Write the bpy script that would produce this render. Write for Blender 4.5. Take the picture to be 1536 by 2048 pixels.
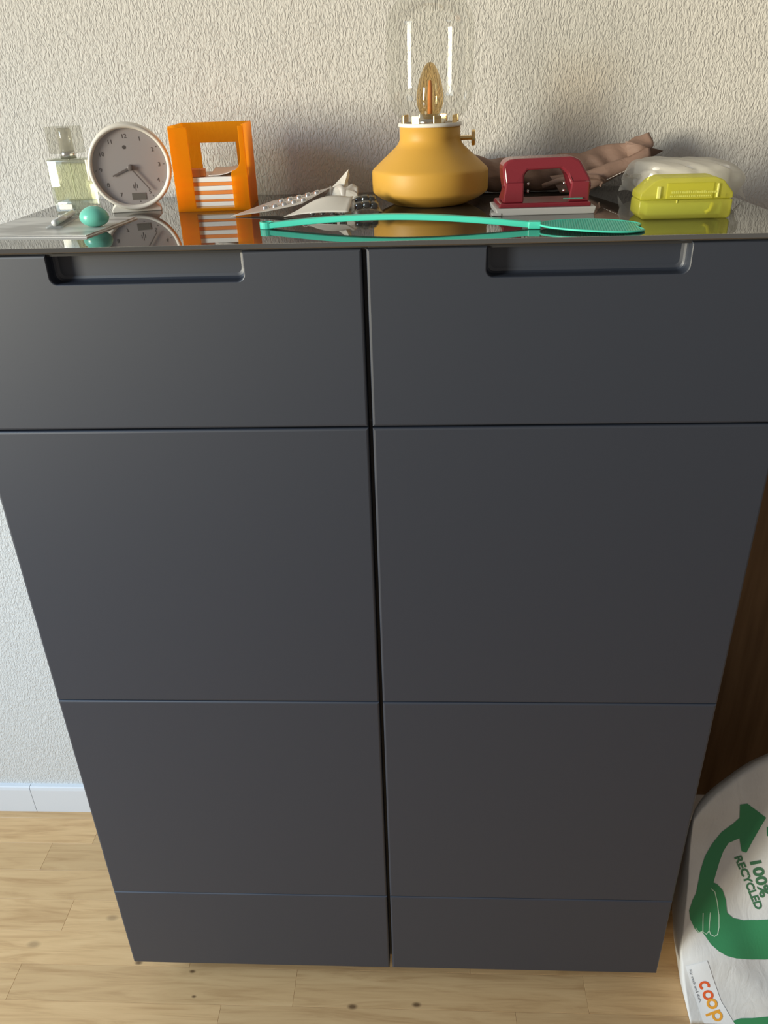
import bpy, bmesh, math, random
from mathutils import Vector, Matrix
random.seed(7)
for o in list(bpy.data.objects): bpy.data.objects.remove(o)
SC = bpy.context.scene
COL = SC.collection
# ------------------------------------------------------------------ camera
F = 1596.75                                   # focal length in pixels of a 1536 x 2048 frame
CAM = Vector((0.0574, -0.8313, 1.4226))
YAW, PITCH, ROLL = math.radians(-3.1132), math.radians(28.5007), math.radians(-1.7958)
fwd = Vector((math.sin(YAW)*math.cos(PITCH), math.cos(YAW)*math.cos(PITCH), -math.sin(PITCH)))
r0 = Vector((math.cos(YAW), -math.sin(YAW), 0)); u0 = r0.cross(fwd)
rgt = math.cos(ROLL)*r0 + math.sin(ROLL)*u0
upv = -math.sin(ROLL)*r0 + math.cos(ROLL)*u0
cd = bpy.data.cameras.new('camera'); cam = bpy.data.objects.new('camera', cd); COL.objects.link(cam)
cd.sensor_fit = 'VERTICAL'; cd.sensor_height = 24; cd.lens = F/2048*24
cd.clip_start = 0.01
cam.matrix_world = Matrix(((rgt.x, upv.x, -fwd.x, CAM.x), (rgt.y, upv.y, -fwd.y, CAM.y), (rgt.z, upv.z, -fwd.z, CAM.z), (0, 0, 0, 1)))
SC.camera = cam
def ray(u, v): return rgt*((u-768)/F) + upv*((1024-v)/F) + fwd
def onz(u, v, z): d = ray(u, v); return CAM + d*((z-CAM.z)/d.z)
def ony(u, v, y): d = ray(u, v); return CAM + d*((y-CAM.y)/d.y)
# ------------------------------------------------------------------ light
SC.view_settings.view_transform = 'Standard'; SC.view_settings.look = 'None'
SC.view_settings.gamma = 1.0; SC.view_settings.use_curve_mapping = False
SC.view_settings.exposure = 0.0
w = bpy.data.worlds.new('world'); SC.world = w; w.use_nodes = True
bg = w.node_tree.nodes['Background']; bg.inputs[0].default_value = (1.0, 0.90, 0.80, 1); bg.inputs[1].default_value = 0.235
def area(name, loc, target, sx, sy, power, col, spread=180):
    l = bpy.data.lights.new(name, 'AREA'); l.shape = 'RECTANGLE'; l.size = sx; l.size_y = sy; l.energy = power; l.color = col; l.spread = math.radians(spread)
    o = bpy.data.objects.new(name, l); COL.objects.link(o); o.location = loc
    o.rotation_euler = (Vector(target)-Vector(loc)).to_track_quat('-Z', 'Y').to_euler(); return o
area('window_light', (-6.10, -3.95, 2.15), (2.6, 0.3, 3.05), 1.60, 3.0, 118, (1.0, 0.91, 0.70), 50)
area('sky_light', (-2.05, -1.00, 1.75), (-0.50, 0.2, 0.10), 0.9, 1.1, 13.5, (0.56, 0.77, 1.0), 70)
# ------------------------------------------------------------------ materials
MATS = {}
def mat(name, col, rough=0.5, metal=0.0, spec=0.5, trans=0.0, ior=1.45, alpha=1.0, coat=0.0, sheen=0.0, subs=0.0, emis=None):
    if name in MATS: return MATS[name]
    m = bpy.data.materials.new(name); m.use_nodes = True; b = m.node_tree.nodes['Principled BSDF']
    b.inputs['Base Color'].default_value = (*col, 1); b.inputs['Roughness'].default_value = rough
    b.inputs['Metallic'].default_value = metal; b.inputs['Specular IOR Level'].default_value = spec
    b.inputs['Transmission Weight'].default_value = trans; b.inputs['IOR'].default_value = ior
    b.inputs['Alpha'].default_value = alpha; b.inputs['Coat Weight'].default_value = coat
    if subs: b.inputs['Subsurface Weight'].default_value = subs; b.inputs['Subsurface Radius'].default_value = (.004, .003, .002); b.inputs['Subsurface Scale'].default_value = 1
    MATS[name] = m; return m
def nt(m): return m.node_tree.nodes, m.node_tree.links, m.node_tree.nodes['Principled BSDF']
def add_bump(m, scale, strength, dist, stretch=(1, 1, 1), rot=(0, 0, 0), detail=3, distort=0.0, coord='Object', rough=0.5):
    n, l, b = nt(m)
    tc = n.new('ShaderNodeTexCoord'); mp = n.new('ShaderNodeMapping'); mp.inputs['Scale'].default_value = stretch; mp.inputs['Rotation'].default_value = rot
    ns = n.new('ShaderNodeTexNoise'); ns.inputs['Scale'].default_value = scale; ns.inputs['Detail'].default_value = detail; ns.inputs['Distortion'].default_value = distort; ns.inputs['Roughness'].default_value = rough
    bp = n.new('ShaderNodeBump'); bp.inputs['Strength'].default_value = strength; bp.inputs['Distance'].default_value = dist
    l.new(tc.outputs[coord], mp.inputs[0]); l.new(mp.outputs[0], ns.inputs['Vector']); l.new(ns.outputs['Fac'], bp.inputs['Height']); l.new(bp.outputs[0], b.inputs['Normal'])
    return ns, bp
def add_tint(m, c1, c2, scale, detail=4, stretch=(1, 1, 1), lo=.35, hi=.65, coord='Object'):
    n, l, b = nt(m)
    tc = n.new('ShaderNodeTexCoord'); mp = n.new('ShaderNodeMapping'); mp.inputs['Scale'].default_value = stretch
    ns = n.new('ShaderNodeTexNoise'); ns.inputs['Scale'].default_value = scale; ns.inputs['Detail'].default_value = detail
    r = n.new('ShaderNodeValToRGB'); r.color_ramp.elements[0].position = lo; r.color_ramp.elements[1].position = hi
    r.color_ramp.elements[0].color = (*c1, 1); r.color_ramp.elements[1].color = (*c2, 1)
    l.new(tc.outputs[coord], mp.inputs[0]); l.new(mp.outputs[0], ns.inputs['Vector']); l.new(ns.outputs['Fac'], r.inputs[0]); l.new(r.outputs[0], b.inputs['Base Color'])
def thin_glass(name, col=(1, 1, 1), refl=1.0, rough=0.02, ior=1.45, haze=None):
    """thin clear sheet: see-through with Fresnel reflections"""
    m = bpy.data.materials.new(name); m.use_nodes = True; n = m.node_tree.nodes; l = m.node_tree.links; n.clear()
    o = n.new('ShaderNodeOutputMaterial'); t = n.new('ShaderNodeBsdfTransparent'); g = n.new('ShaderNodeBsdfGlossy'); mx = n.new('ShaderNodeMixShader'); f = n.new('ShaderNodeFresnel')
    t.inputs[0].default_value = (*col, 1); g.inputs['Roughness'].default_value = rough; f.inputs[0].default_value = ior
    mu = n.new('ShaderNodeMath'); mu.operation = 'MULTIPLY'; mu.inputs[1].default_value = refl; mu.use_clamp = True; mn = n.new('ShaderNodeMath'); mn.operation = 'MINIMUM'; mn.inputs[1].default_value = .16
    l.new(f.outputs[0], mu.inputs[0]); l.new(mu.outputs[0], mn.inputs[0]); l.new(mn.outputs[0], mx.inputs[0]); l.new(t.outputs[0], mx.inputs[1]); l.new(g.outputs[0], mx.inputs[2])
    last = mx
    if haze:
        d = n.new('ShaderNodeBsdfDiffuse'); d.inputs[0].default_value = (*haze[0], 1); tr = n.new('ShaderNodeBsdfTranslucent'); tr.inputs[0].default_value = (*haze[0], 1)
        a = n.new('ShaderNodeMixShader'); a.inputs[0].default_value = .5; l.new(d.outputs[0], a.inputs[1]); l.new(tr.outputs[0], a.inputs[2])
        m2 = n.new('ShaderNodeMixShader'); m2.inputs[0].default_value = haze[1]; l.new(mx.outputs[0], m2.inputs[1]); l.new(a.outputs[0], m2.inputs[2]); last = m2
    l.new(last.outputs[0], o.inputs[0]); MATS[name] = m; return m

# ------------------------------------------------------------------ mesh helpers
def link(name, me, material, parent=None, smooth=False):
    o = bpy.data.objects.new(name, me); COL.objects.link(o)
    if material: me.materials.append(material)
    if smooth:
        for p in me.polygons: p.use_smooth = True
    if parent: o.parent = parent
    return o
def from_bm(name, bm, material, parent=None, smooth=False):
    bmesh.ops.recalc_face_normals(bm, faces=bm.faces[:])
    me = bpy.data.meshes.new(name); bm.to_mesh(me); bm.free(); return link(name, me, material, parent, smooth)
def from_data(name, v, f, material, parent=None, smooth=False):
    bm = bmesh.new(); vs = [bm.verts.new(p) for p in v]
    for q in f:
        try: bm.faces.new([vs[i] for i in q])
        except ValueError: pass
    return from_bm(name, bm, material, parent, smooth)
def tag(o, label, cat, group=None):
    o['label'] = label; o['category'] = cat
    if group: o['group'] = group
    return o
def thing(name, label, cat, loc=(0, 0, 0), rz=0.0, group=None):
    o = bpy.data.objects.new(name, None); COL.objects.link(o); o.location = loc; o.rotation_euler = (0, 0, rz); o.empty_display_size = .02
    return tag(o, label, cat, group)
def box_bm(x0, x1, y0, y1, z0, z1, bev=0.0, seg=2, bm=None):
    own = bmesh.new()
    vs = [own.verts.new((x, y, z)) for x in (x0, x1) for y in (y0, y1) for z in (z0, z1)]
    for q in ((0, 1, 3, 2), (4, 6, 7, 5), (0, 4, 5, 1), (2, 3, 7, 6), (0, 2, 6, 4), (1, 5, 7, 3)): own.faces.new([vs[i] for i in q])
    if bev: bmesh.ops.bevel(own, geom=own.edges[:], offset=bev, segments=seg, affect='EDGES', profile=.5)
    if bm is None: return own
    merge(bm, own); return bm
def merge(dst, src, M=None):
    if M is not None: bmesh.ops.transform(src, matrix=M, verts=src.verts[:])
    me = bpy.data.meshes.new('t'); src.to_mesh(me); src.free(); dst.from_mesh(me); bpy.data.meshes.remove(me)
def box(name, a, material, parent=None, bev=0.0, seg=2, smooth=False): return from_bm(name, box_bm(*a, bev, seg), material, parent, smooth)
def lathe_bm(prof, n=64, cap=True):
    bm = bmesh.new(); rings = []
    for r, z in prof:
        if r < 1e-6: rings.append([bm.verts.new((0, 0, z))])
        else: rings.append([bm.verts.new((r*math.cos(2*math.pi*i/n), r*math.sin(2*math.pi*i/n), z)) for i in range(n)])
    for a, b in zip(rings, rings[1:]):
        for i in range(n):
            j = (i+1) % n
            if len(a) == 1 and len(b) == 1: continue
            if len(a) == 1: bm.faces.new((a[0], b[j], b[i]))
            elif len(b) == 1: bm.faces.new((a[i], a[j], b[0]))
            else: bm.faces.new((a[i], a[j], b[j], b[i]))
    if cap:
        for q in (rings[0], rings[-1]):
            if len(q) > 1: bm.faces.new(q)
    return bm
def tube_bm(pts, rad, n=10, closed=False):
    bm = bmesh.new(); pts = [Vector(p) for p in pts]; m = len(pts); rings = []
    rad = rad if isinstance(rad, (list, tuple)) else [rad]*m
    for i, p in enumerate(pts):
        a = pts[(i-1) % m] if (closed or i) else p; b = pts[(i+1) % m] if (closed or i < m-1) else p
        t = (b-a).normalized(); s = t.cross(Vector((0, 0, 1)))
        if s.length < .05: s = t.cross(Vector((0, 1, 0)))
        s.normalize(); q = s.cross(t)
        rings.append([bm.verts.new(p+(s*math.cos(2*math.pi*k/n)+q*math.sin(2*math.pi*k/n))*rad[i]) for k in range(n)])
    pr = list(zip(rings, rings[1:])) + ([(rings[-1], rings[0])] if closed else [])
    for a, b in pr:
        for k in range(n): bm.faces.new((a[k], a[(k+1) % n], b[(k+1) % n], b[k]))
    if not closed: bm.faces.new(rings[0]); bm.faces.new(rings[-1])
    return bm
def prism_bm(poly, y0, y1, bev=0.0, seg=2):
    """polygon in x/z pushed from y0 to y1"""
    bm = bmesh.new(); a = [bm.verts.new((x, y0, z)) for x, z in poly]; b = [bm.verts.new((x, y1, z)) for x, z in poly]
    bm.faces.new(a); bm.faces.new(b[::-1]); n = len(poly)
    for i in range(n): bm.faces.new((a[i], b[i], b[(i+1) % n], a[(i+1) % n]))
    bmesh.ops.recalc_face_normals(bm, faces=bm.faces[:])
    if bev: bmesh.ops.bevel(bm, geom=bm.edges[:], offset=bev, segments=seg, affect='EDGES', profile=.5, clamp_overlap=True)
    return bm
def grid(name, fn, nu, nv, material, parent=None, thick=0.0, smooth=True, wrap=False):
    """surface fn(u, v) on [0,1] x [0,1]; thick gives it a solid body"""
    v = [fn(i/nu, j/nv) for j in range(nv+1) for i in range(nu+1)]
    f = [(j*(nu+1)+i, j*(nu+1)+i+1, (j+1)*(nu+1)+i+1, (j+1)*(nu+1)+i) for j in range(nv) for i in range(nu)]
    bm = bmesh.new(); vs = [bm.verts.new(p) for p in v]
    for q in f: bm.faces.new([vs[i] for i in q])
    if wrap: bmesh.ops.remove_doubles(bm, verts=bm.verts[:], dist=1e-6)
    bmesh.ops.recalc_face_normals(bm, faces=bm.faces[:])
    if thick: bmesh.ops.solidify(bm, geom=bm.faces[:], thickness=thick)
    return from_bm(name, bm, material, parent, smooth)
def text_bm(s, size, extrude=0.0, align='CENTER', bold=0.0):
    c = bpy.data.curves.new('t', 'FONT'); c.body = s; c.size = size; c.align_x = align; c.align_y = 'CENTER'; c.extrude = extrude; c.offset = bold; c.resolution_u = 3
    o = bpy.data.objects.new('t', c); COL.objects.link(o); bpy.context.view_layer.update()
    me = bpy.data.meshes.new_from_object(o.evaluated_get(bpy.context.evaluated_depsgraph_get()))
    bm = bmesh.new(); bm.from_mesh(me); bpy.data.objects.remove(o); bpy.data.curves.remove(c); bpy.data.meshes.remove(me); return bm
def struct(o): o['kind'] = 'structure'; return o

# ================================================================== SETTING
WY = 0.40                                     # wall plane
CW, ZB, Z3, Z2, Z1, ZT = 0.45, 0.0775, 0.2665, 0.675, 1.0785, 1.2725
T = 1.2800                                    # upper face of the glass top
m = mat('plaster', (0.64, 0.63, 0.60), .85, spec=.2)
n, l, b = nt(m)
tc = n.new('ShaderNodeTexCoord'); mp = n.new('ShaderNodeMapping'); mp.inputs['Scale'].default_value = (1.0, 1.0, .45); mp.inputs['Rotation'].default_value = (0, math.radians(4), 0)
n1 = n.new('ShaderNodeTexNoise'); n1.inputs['Scale'].default_value = 320; n1.inputs['Detail'].default_value = 2.5; n1.inputs['Distortion'].default_value = .9; n1.inputs['Roughness'].default_value = .45
n2 = n.new('ShaderNodeTexNoise'); n2.inputs['Scale'].default_value = 60; n2.inputs['Detail'].default_value = 2
ad = n.new('ShaderNodeMath'); ad.operation = 'MULTIPLY_ADD'; ad.inputs[1].default_value = .5
rp = n.new('ShaderNodeMapRange'); rp.interpolation_type = 'SMOOTHSTEP'; rp.inputs[1].default_value = .32; rp.inputs[2].default_value = .68
bp = n.new('ShaderNodeBump'); bp.inputs['Strength'].default_value = .6; bp.inputs['Distance'].default_value = .0013
l.new(tc.outputs['Object'], mp.inputs[0]); l.new(mp.outputs[0], n1.inputs['Vector']); l.new(mp.outputs[0], n2.inputs['Vector'])
l.new(n1.outputs['Fac'], rp.inputs[0]); l.new(n2.outputs['Fac'], ad.inputs[0]); l.new(rp.outputs[0], ad.inputs[2]); l.new(ad.outputs[0], bp.inputs['Height']); l.new(bp.outputs[0], b.inputs['Normal'])
struct(box('wall_back', (-2.4, 2.4, WY, WY+.1, -.05, 2.6), MATS['plaster']))
# floor: oak strips laid along the wall
fl = struct(box('floor', (-2.4, 2.4, -2.2, WY, -.05, -.0022), mat('floor_gap', (.22, .14, .07), .8)))
m = mat('oak', (.5, .33, .18), .38, spec=.4)
n, l, b = nt(m)
oi = n.new('ShaderNodeObjectInfo'); ge = n.new('ShaderNodeNewGeometry')
cmb = n.new('ShaderNodeCombineXYZ'); mu = n.new('ShaderNodeMath'); mu.operation = 'MULTIPLY'; mu.inputs[1].default_value = 37.0
l.new(oi.outputs['Random'], mu.inputs[0]); l.new(mu.outputs[0], cmb.inputs[2])
va = n.new('ShaderNodeVectorMath'); va.operation = 'ADD'; l.new(ge.outputs['Position'], va.inputs[0]); l.new(cmb.outputs[0], va.inputs[1])
mp = n.new('ShaderNodeMapping'); mp.inputs['Scale'].default_value = (1.1, 11, 1); l.new(va.outputs[0], mp.inputs[0])
g1 = n.new('ShaderNodeTexNoise'); g1.inputs['Scale'].default_value = 4.2; g1.inputs['Detail'].default_value = 6; g1.inputs['Distortion'].default_value = 1.1; g1.inputs['Roughness'].default_value = .6; l.new(mp.outputs[0], g1.inputs['Vector'])
mp2 = n.new('ShaderNodeMapping'); mp2.inputs['Scale'].default_value = (6, 160, 1); l.new(va.outputs[0], mp2.inputs[0])
g2 = n.new('ShaderNodeTexNoise'); g2.inputs['Scale'].default_value = 2.2; g2.inputs['Detail'].default_value = 3; l.new(mp2.outputs[0], g2.inputs['Vector'])
r1 = n.new('ShaderNodeValToRGB'); e = r1.color_ramp.elements; e[0].position = .20; e[0].color = (.42, .228, .092, 1); e[1].position = .84; e[1].color = (.72, .465, .225, 1)
k = e.new(.5); k.color = (.62, .38, .175, 1)
mxg = n.new('ShaderNodeMath'); mxg.operation = 'MULTIPLY_ADD'; mxg.inputs[1].default_value = .22; l.new(g2.outputs['Fac'], mxg.inputs[0]); l.new(g1.outputs['Fac'], mxg.inputs[2])
sb = n.new('ShaderNodeMath'); sb.operation = 'SUBTRACT'; sb.inputs[1].default_value = .11; l.new(mxg.outputs[0], sb.inputs[0]); l.new(sb.outputs[0], r1.inputs[0])
hv = n.new('ShaderNodeHueSaturation'); mr = n.new('ShaderNodeMapRange'); mr.inputs[3].default_value = .86; mr.inputs[4].default_value = 1.12
l.new(oi.outputs['Random'], mr.inputs[0]); l.new(mr.outputs[0], hv.inputs['Value']); l.new(r1.outputs[0], hv.inputs['Color'])
last = hv.outputs[0]
for kx, ky, ks in ((-.069, -.023, .006), (.043, -.017, .0055), (-.682, .078, .009), (-.366, .033, .004), (-.47, .047, .005), (-.352, -.012, .003), (-.55, .135, .008)):
    sv = n.new('ShaderNodeVectorMath'); sv.operation = 'SUBTRACT'; sv.inputs[1].default_value = (kx, ky, 0); l.new(ge.outputs['Position'], sv.inputs[0])
    ms = n.new('ShaderNodeVectorMath'); ms.operation = 'MULTIPLY'; ms.inputs[1].default_value = (.55/ks, 1/ks, 0); l.new(sv.outputs[0], ms.inputs[0])
    ln = n.new('ShaderNodeVectorMath'); ln.operation = 'LENGTH'; l.new(ms.outputs[0], ln.inputs[0])
    mk = n.new('ShaderNodeMapRange'); mk.inputs[1].default_value = .35; mk.inputs[2].default_value = 1.0; mk.inputs[3].default_value = .85 if ks < .007 else .4; mk.inputs[4].default_value = 0; l.new(ln.outputs['Value'], mk.inputs[0])
    mx = n.new('ShaderNodeMixRGB'); mx.inputs[2].default_value = (.10, .05, .022, 1); l.new(mk.outputs[0], mx.inputs[0]); l.new(last, mx.inputs[1]); last = mx.outputs[0]
l.new(last, b.inputs['Base Color'])
PW, PL = .066, .514; meshes = {}; Y0 = .041+5*PW
KNOWN = {3: -.640, 4: .14, 5: -.688, 6: -.30}
for ri in range(27):
    yb = Y0-ri*PW; ya = yb-PW
    x = KNOWN.get(ri, random.uniform(-.3, .2))-6*PL
    while x < 2.3:
        a, bq = max(x, -2.38), min(x+PL, 2.38); x += PL
        if bq-a < .03 or (ri > 9 and (bq < -1.3 or a > 1.3)): continue
        key = round(bq-a, 3)
        if key not in meshes:
            bm = box_bm(-key/2+.0001, key/2-.0001, -PW/2+.0001, PW/2-.0001, -.0022, 0, .00035, 1)
            me = bpy.data.meshes.new('plank'); bm.to_mesh(me); bm.free(); me.materials.append(MATS['oak']); meshes[key] = me
        o = bpy.data.objects.new('plank', meshes[key]); COL.objects.link(o); o.parent = fl; o.location = ((a+bq)/2, (ya+yb)/2, 0)
o = box('plank', (-2.38, 2.38, Y0+.0001, WY, -.0022, 0), MATS['oak'], fl, .0005, 1)
# baseboard: two lengths butted together
white = mat('white_lacquer', (.68, .69, .70), .35)
bb = struct(bpy.data.objects.new('baseboard_back', None)); COL.objects.link(bb); bb.location = (0, WY, 0)
def board(x0, x1):
    pr = [(0, 0), (-.012, 0), (-.012, .066), (-.0105, .0735), (-.009, .0755), (0, .0755)]
    v = [(x0, a, c) for a, c in pr]+[(x1, a, c) for a, c in pr]; k = len(pr)
    return from_data('board', v, [tuple(range(k)), tuple(range(2*k-1, k-1, -1))]+[(i, (i+1) % k, k+(i+1) % k, k+i) for i in range(k)], white, bb)
board(-2.39, -.8092); board(-.8080, 2.39)

# ================================================================== CABINET
grey = mat('charcoal_lacquer', (.0165, .0240, .0420), .50, spec=.80, ior=1.60)
add_bump(grey, 900, .05, .0003, detail=1)
dark = mat('carcass_black', (.03, .031, .034), .6)
cab = thing('cabinet', 'tall charcoal grey two-door cabinet standing on oak floor against the wall', 'cabinet', (0, 0, 0))
box('carcass', (-CW+.002, CW-.002, .0225, WY-.014, ZB+.002, ZT-.002), grey, cab, .001, 1)
for x in (-.40, .40):
    for yy in (.09, .34): from_bm('foot', lathe_bm([(.020, 0), (.022, .004), (.022, ZB-.004), (.028, ZB-.003), (.028, ZB+.002)], 20), dark, cab).location = (x, yy, 0)
def panel_outline(x0, x1, z0, z1, notch=None, s=0.0, ni=0.0):
    """outline of a front, outer edge pulled in by s, notch walls pulled in by ni"""
    p = [(x0+s, z1-s), (x0+s, z0+s), (x1-s, z0+s), (x1-s, z1-s)]
    if notch:
        a, c, zb, r = notch; a += ni; c -= ni; zb += ni; r = max(r-ni*.5, .002); q = [(c, z1-s), (c, zb+r)]
        q += [(c-r+r*math.cos(t), zb+r-r*math.sin(t)) for t in [math.pi/2*i/8 for i in range(1, 9)]]
        q += [(a+r-r*math.sin(t), zb+r-r*math.cos(t)) for t in [math.pi/2*i/8 for i in range(0, 9)]]
        q += [(a, z1-s)]; p += q
    return p
def front_panel(name, x0, x1, z0, z1, parent, notch=None):
    D = .0198
    if notch: sl = [(0, .0028, -.0012), (.0004, .0014, -.0006), (.0012, .0005, -.0002), (.0026, 0, 0), (.0120, 0, 0), (.0148, 0, .0008), (.0168, 0, .0025), (.0180, 0, .0055)]
    else: sl = [(0, .0028, 0), (.0004, .0014, 0), (.0012, .0005, 0), (.0026, 0, 0), (D, 0, 0)]
    bm = bmesh.new(); loops = []
    for yy, s, ni in sl: loops.append([bm.verts.new((x, yy, z)) for x, z in panel_outline(x0, x1, z0, z1, notch, s, ni)])
    k = len(loops[0])
    for A, B in zip(loops, loops[1:]):
        for i in range(k): bm.faces.new((A[i], A[(i+1) % k], B[(i+1) % k], B[i]))
    fc = [bm.faces.new(loops[0])]; fc.append(bm.faces.new(loops[-1][::-1]))
    for q in fc: q.normal_update()
    bmesh.ops.triangulate(bm, faces=fc)
    if notch: box_bm(x0, x1, .0179, D, z0, z1-.0005, 0, 1, bm)
    return from_bm(name, bm, grey, parent)
for side, (x0, x1), notch in (('l', (-CW, -.0024), (-.3285, -.1245, 1.2425, .008)), ('r', (.0024, CW), (.1240, .3262, 1.2420, .008))):
    d = box('door', (x0+.003, x1-.003, .0199, .0223, ZB+.004, ZT-.003), dark, cab)
    for za, zb_ in ((ZB, Z3-.0004), (Z3+.0004, Z2-.0006), (Z2+.0006, Z1-.0009)):
        front_panel('door_panel', x0, x1, za, zb_, d)
    front_panel('handle_panel', x0, x1, Z1+.0009, ZT, d, notch)
glass = mat('black_glass', (.030, .032, .030), .02, spec=.5, ior=3.4)
tag(box('glass_top', (-CW-.001, CW+.001, -.0045, WY-.010, T-.0058, T), glass, None, .0016, 3), 'dark mirror-like glass sheet covering the top of the charcoal cabinet', 'glass top')
bump_strip = box('carcass_top', (-CW+.004, CW-.004, .004, WY-.016, ZT-.002, T-.0059), dark, cab)

# brown sheet standing in for the unidentified dark area beyond the cabinet
pm = mat('sheet_brown', (.17, .105, .055), .45, spec=.3)
add_tint(pm, (.13, .078, .040), (.20, .125, .066), 3, 5, (14, 1, 1))
tag(box('brown_sheet', (.40, 1.6, WY-.0118, WY-.0005, .0757, 1.12), pm, None, .001, 1), 'dark brown stand-in sheet on the wall beside the cabinet above the shopping bag', 'wood panel')

# ================================================================== SHOPPING BAG
K = .553                                       # how far the face leans back
NL = math.hypot(1, K); CZ = 1/NL
NRM = Vector((0, -1, K)).normalized()
def plane_hit(u, v):
    d = ray(u, v); t = (-.038 + K*CAM.z - CAM.y)/(d.y - K*d.z); p = CAM + d*t; return p.x, p.z*NL
def zz(a, c): return plane_hit(1296+a*.26756, 1500+c*.26756)
def disp(x, s):
    h = .0045*math.sin(34*(x*.9+s*.45)+2.2*math.sin(8*s)) + .0020*math.sin(41*(s-.9*x)+2.6*math.sin(9*x+4*s)) + .0007*math.sin(90*(x+.25*s)+3*math.sin(11*s))
    return h*min(1, max(0, (s+.02)/.1))
def face_pt(x, s, off=0.0):
    p = Vector((x, -.038+K*s*CZ, s*CZ)); q = p + NRM*(disp(x, s)+off); q.z = max(q.z, .0006); return q
def lerp_tab(t, tab):
    for (a, va), (c, vc) in zip(tab, tab[1:]):
        if t <= c: k = (t-a)/(c-a) if c > a else 0; return va+(vc-va)*k
    return tab[-1][1]
bag_white = mat('bag_plastic', (.72, .73, .73), .38, spec=.4)
add_tint(bag_white, (.66, .67, .67), (.78, .79, .79), 9, 3); add_bump(bag_white, 26, .35, .004, (1.6, 1, .7), detail=4, distort=1.2)
bag = thing('shopping_bag', 'white plastic shopping bag with green recycling print leaning beside the cabinet', 'bag', (.70, .05, 0))
bag_inv = Vector((-.70, -.05, 0))
def bag_fn(u, v):
    vv = min(v*2, 1) if v <= .5 else 1-(v-.5)*2
    xl = lerp_tab(vv, [(0, .507), (.20, .498), (.34, .492), (.6, .499), (1, .513)]); xr = lerp_tab(vv, [(0, .90), (1, .86)])
    uu = u**1.2; x = xl+(xr-xl)*uu; s = vv*lerp_tab(u, [(0, .345), (.18, .392), (.38, .44), (.7, .50), (1, .47)])
    p = face_pt(x, s)
    if v > .5:
        e = min(1, u/.14, (1-u)/.14); e = math.sqrt(max(0, 1-(1-e)**2)); p = p + Vector((0, .15*(1-.88*vv**1.5)*e, 0))
    return p + bag_inv
o = grid('bag_body', bag_fn, 60, 96, bag_white, bag, wrap=True)
bmx = bmesh.new(); bmx.from_mesh(o.data)
bmesh.ops.contextual_create(bmx, geom=[e for e in bmx.edges if e.is_boundary]); bmx.to_mesh(o.data); bmx.free()
def conform(bm, off, cell=.010):
    """bm holds x, s in its x/y: cut it finely and lay it on the bag"""
    bm.normal_update(); bmesh.ops.triangulate(bm, faces=bm.faces[:])
    for _ in range(5):
        le = [e for e in bm.edges if e.calc_length() > cell]
        if not le: break
        bmesh.ops.subdivide_edges(bm, edges=le, cuts=1); bmesh.ops.triangulate(bm, faces=[f for f in bm.faces if len(f.verts) > 3])
    for v in bm.verts: v.co = face_pt(v.co.x, max(v.co.y, .0015), off) + bag_inv
def decal(name, polys, material, parent, off, px=True):
    bm = bmesh.new()
    for P in polys:
        vs = [bm.verts.new((*(zz(*q) if px else q), 0)) for q in P]; bm.faces.new(vs)
    conform(bm, off); return from_bm(name, bm, material, parent)
def strip(pts, wd):
    out = []; P = [Vector(p) for p in pts]
    for i, p in enumerate(P):
        t = (P[min(i+1, len(P)-1)]-P[max(i-1, 0)]).normalized(); nn = Vector((-t.y, t.x)); out.append((p+nn*wd/2, p-nn*wd/2))
    return [[tuple(out[i][0]), tuple(out[i+1][0]), tuple(out[i+1][1]), tuple(out[i][1])] for i in range(len(out)-1)]
green = mat('green_print', (.045, .27, .115), .4); dgreen = mat('green_lettering', (.06, .19, .10), .45)
arrow = [(690, 410), (745, 402), (882, 505), (800, 660), (740, 772), (705, 762), (692, 668), (610, 705), (570, 765), (535, 850), (508, 930), (490, 990), (520, 1005), (560, 1050), (588, 1130), (596, 1222), (640, 1262), (720, 1283), (820, 1280), (960, 1262), (1080, 1225), (1180, 1165), (1130, 1100), (1390, 1010), (1400, 1290), (1330, 1250), (1230, 1400), (1120, 1500), (980, 1570), (880, 1576), (780, 1567), (650, 1545), (580, 1525), (520, 1490), (462, 1440), (420, 1380), (398, 1350), (370, 1357), (345, 1330), (310, 1255), (300, 1190), (325, 1110), (352, 1060), (368, 990), (390, 900), (430, 800), (482, 720), (560, 622), (640, 560), (690, 512)]
prn = decal('print', [arrow, [(605, 2060), (640, 2022), (690, 2004), (780, 2000), (960, 1975), (1150, 1990), (1300, 2035), (1330, 2060)], [(886, 575), (940, 560), (940, 650), (888, 640)]], green, bag, .0006)
hand = mat('pale_line', (.55, .75, .60), .5)
decal('hand_outline', strip([(500, 1060), (520, 1140), (532, 1240), (528, 1320), (515, 1370), (490, 1385), (462, 1370), (452, 1340), (466, 1215)], 7) + strip([(452, 1345), (430, 1368), (405, 1350), (410, 1215)], 7) + strip([(405, 1345), (375, 1355), (350, 1320)], 6)+strip([(500, 1060), (470, 1035)], 6), hand, prn, .0010)
def bag_text(s, a, c, size, material, parent, off, bold=0.0, stretch=1.0):
    """lettering whose baseline middle runs from zoom point a to zoom point c"""
    A = Vector(zz(*a)); C = Vector(zz(*c)); d = (C-A); t = text_bm(s, size, 0, 'CENTER', bold)
    xs = [v.co.x for v in t.verts]; wd = max(xs)-min(xs); mid = (max(xs)+min(xs))/2; k = d.length/wd; ex = d.normalized(); ey = Vector((-ex.y, ex.x)); mm = (A+C)/2
    for v in t.verts:
        q = mm+ex*((v.co.x-mid)*k)+ey*(v.co.y*stretch); v.co = (q.x, q.y, 0)
    conform(t, off, .012); return from_bm('lettering', t, material, parent)
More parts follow.
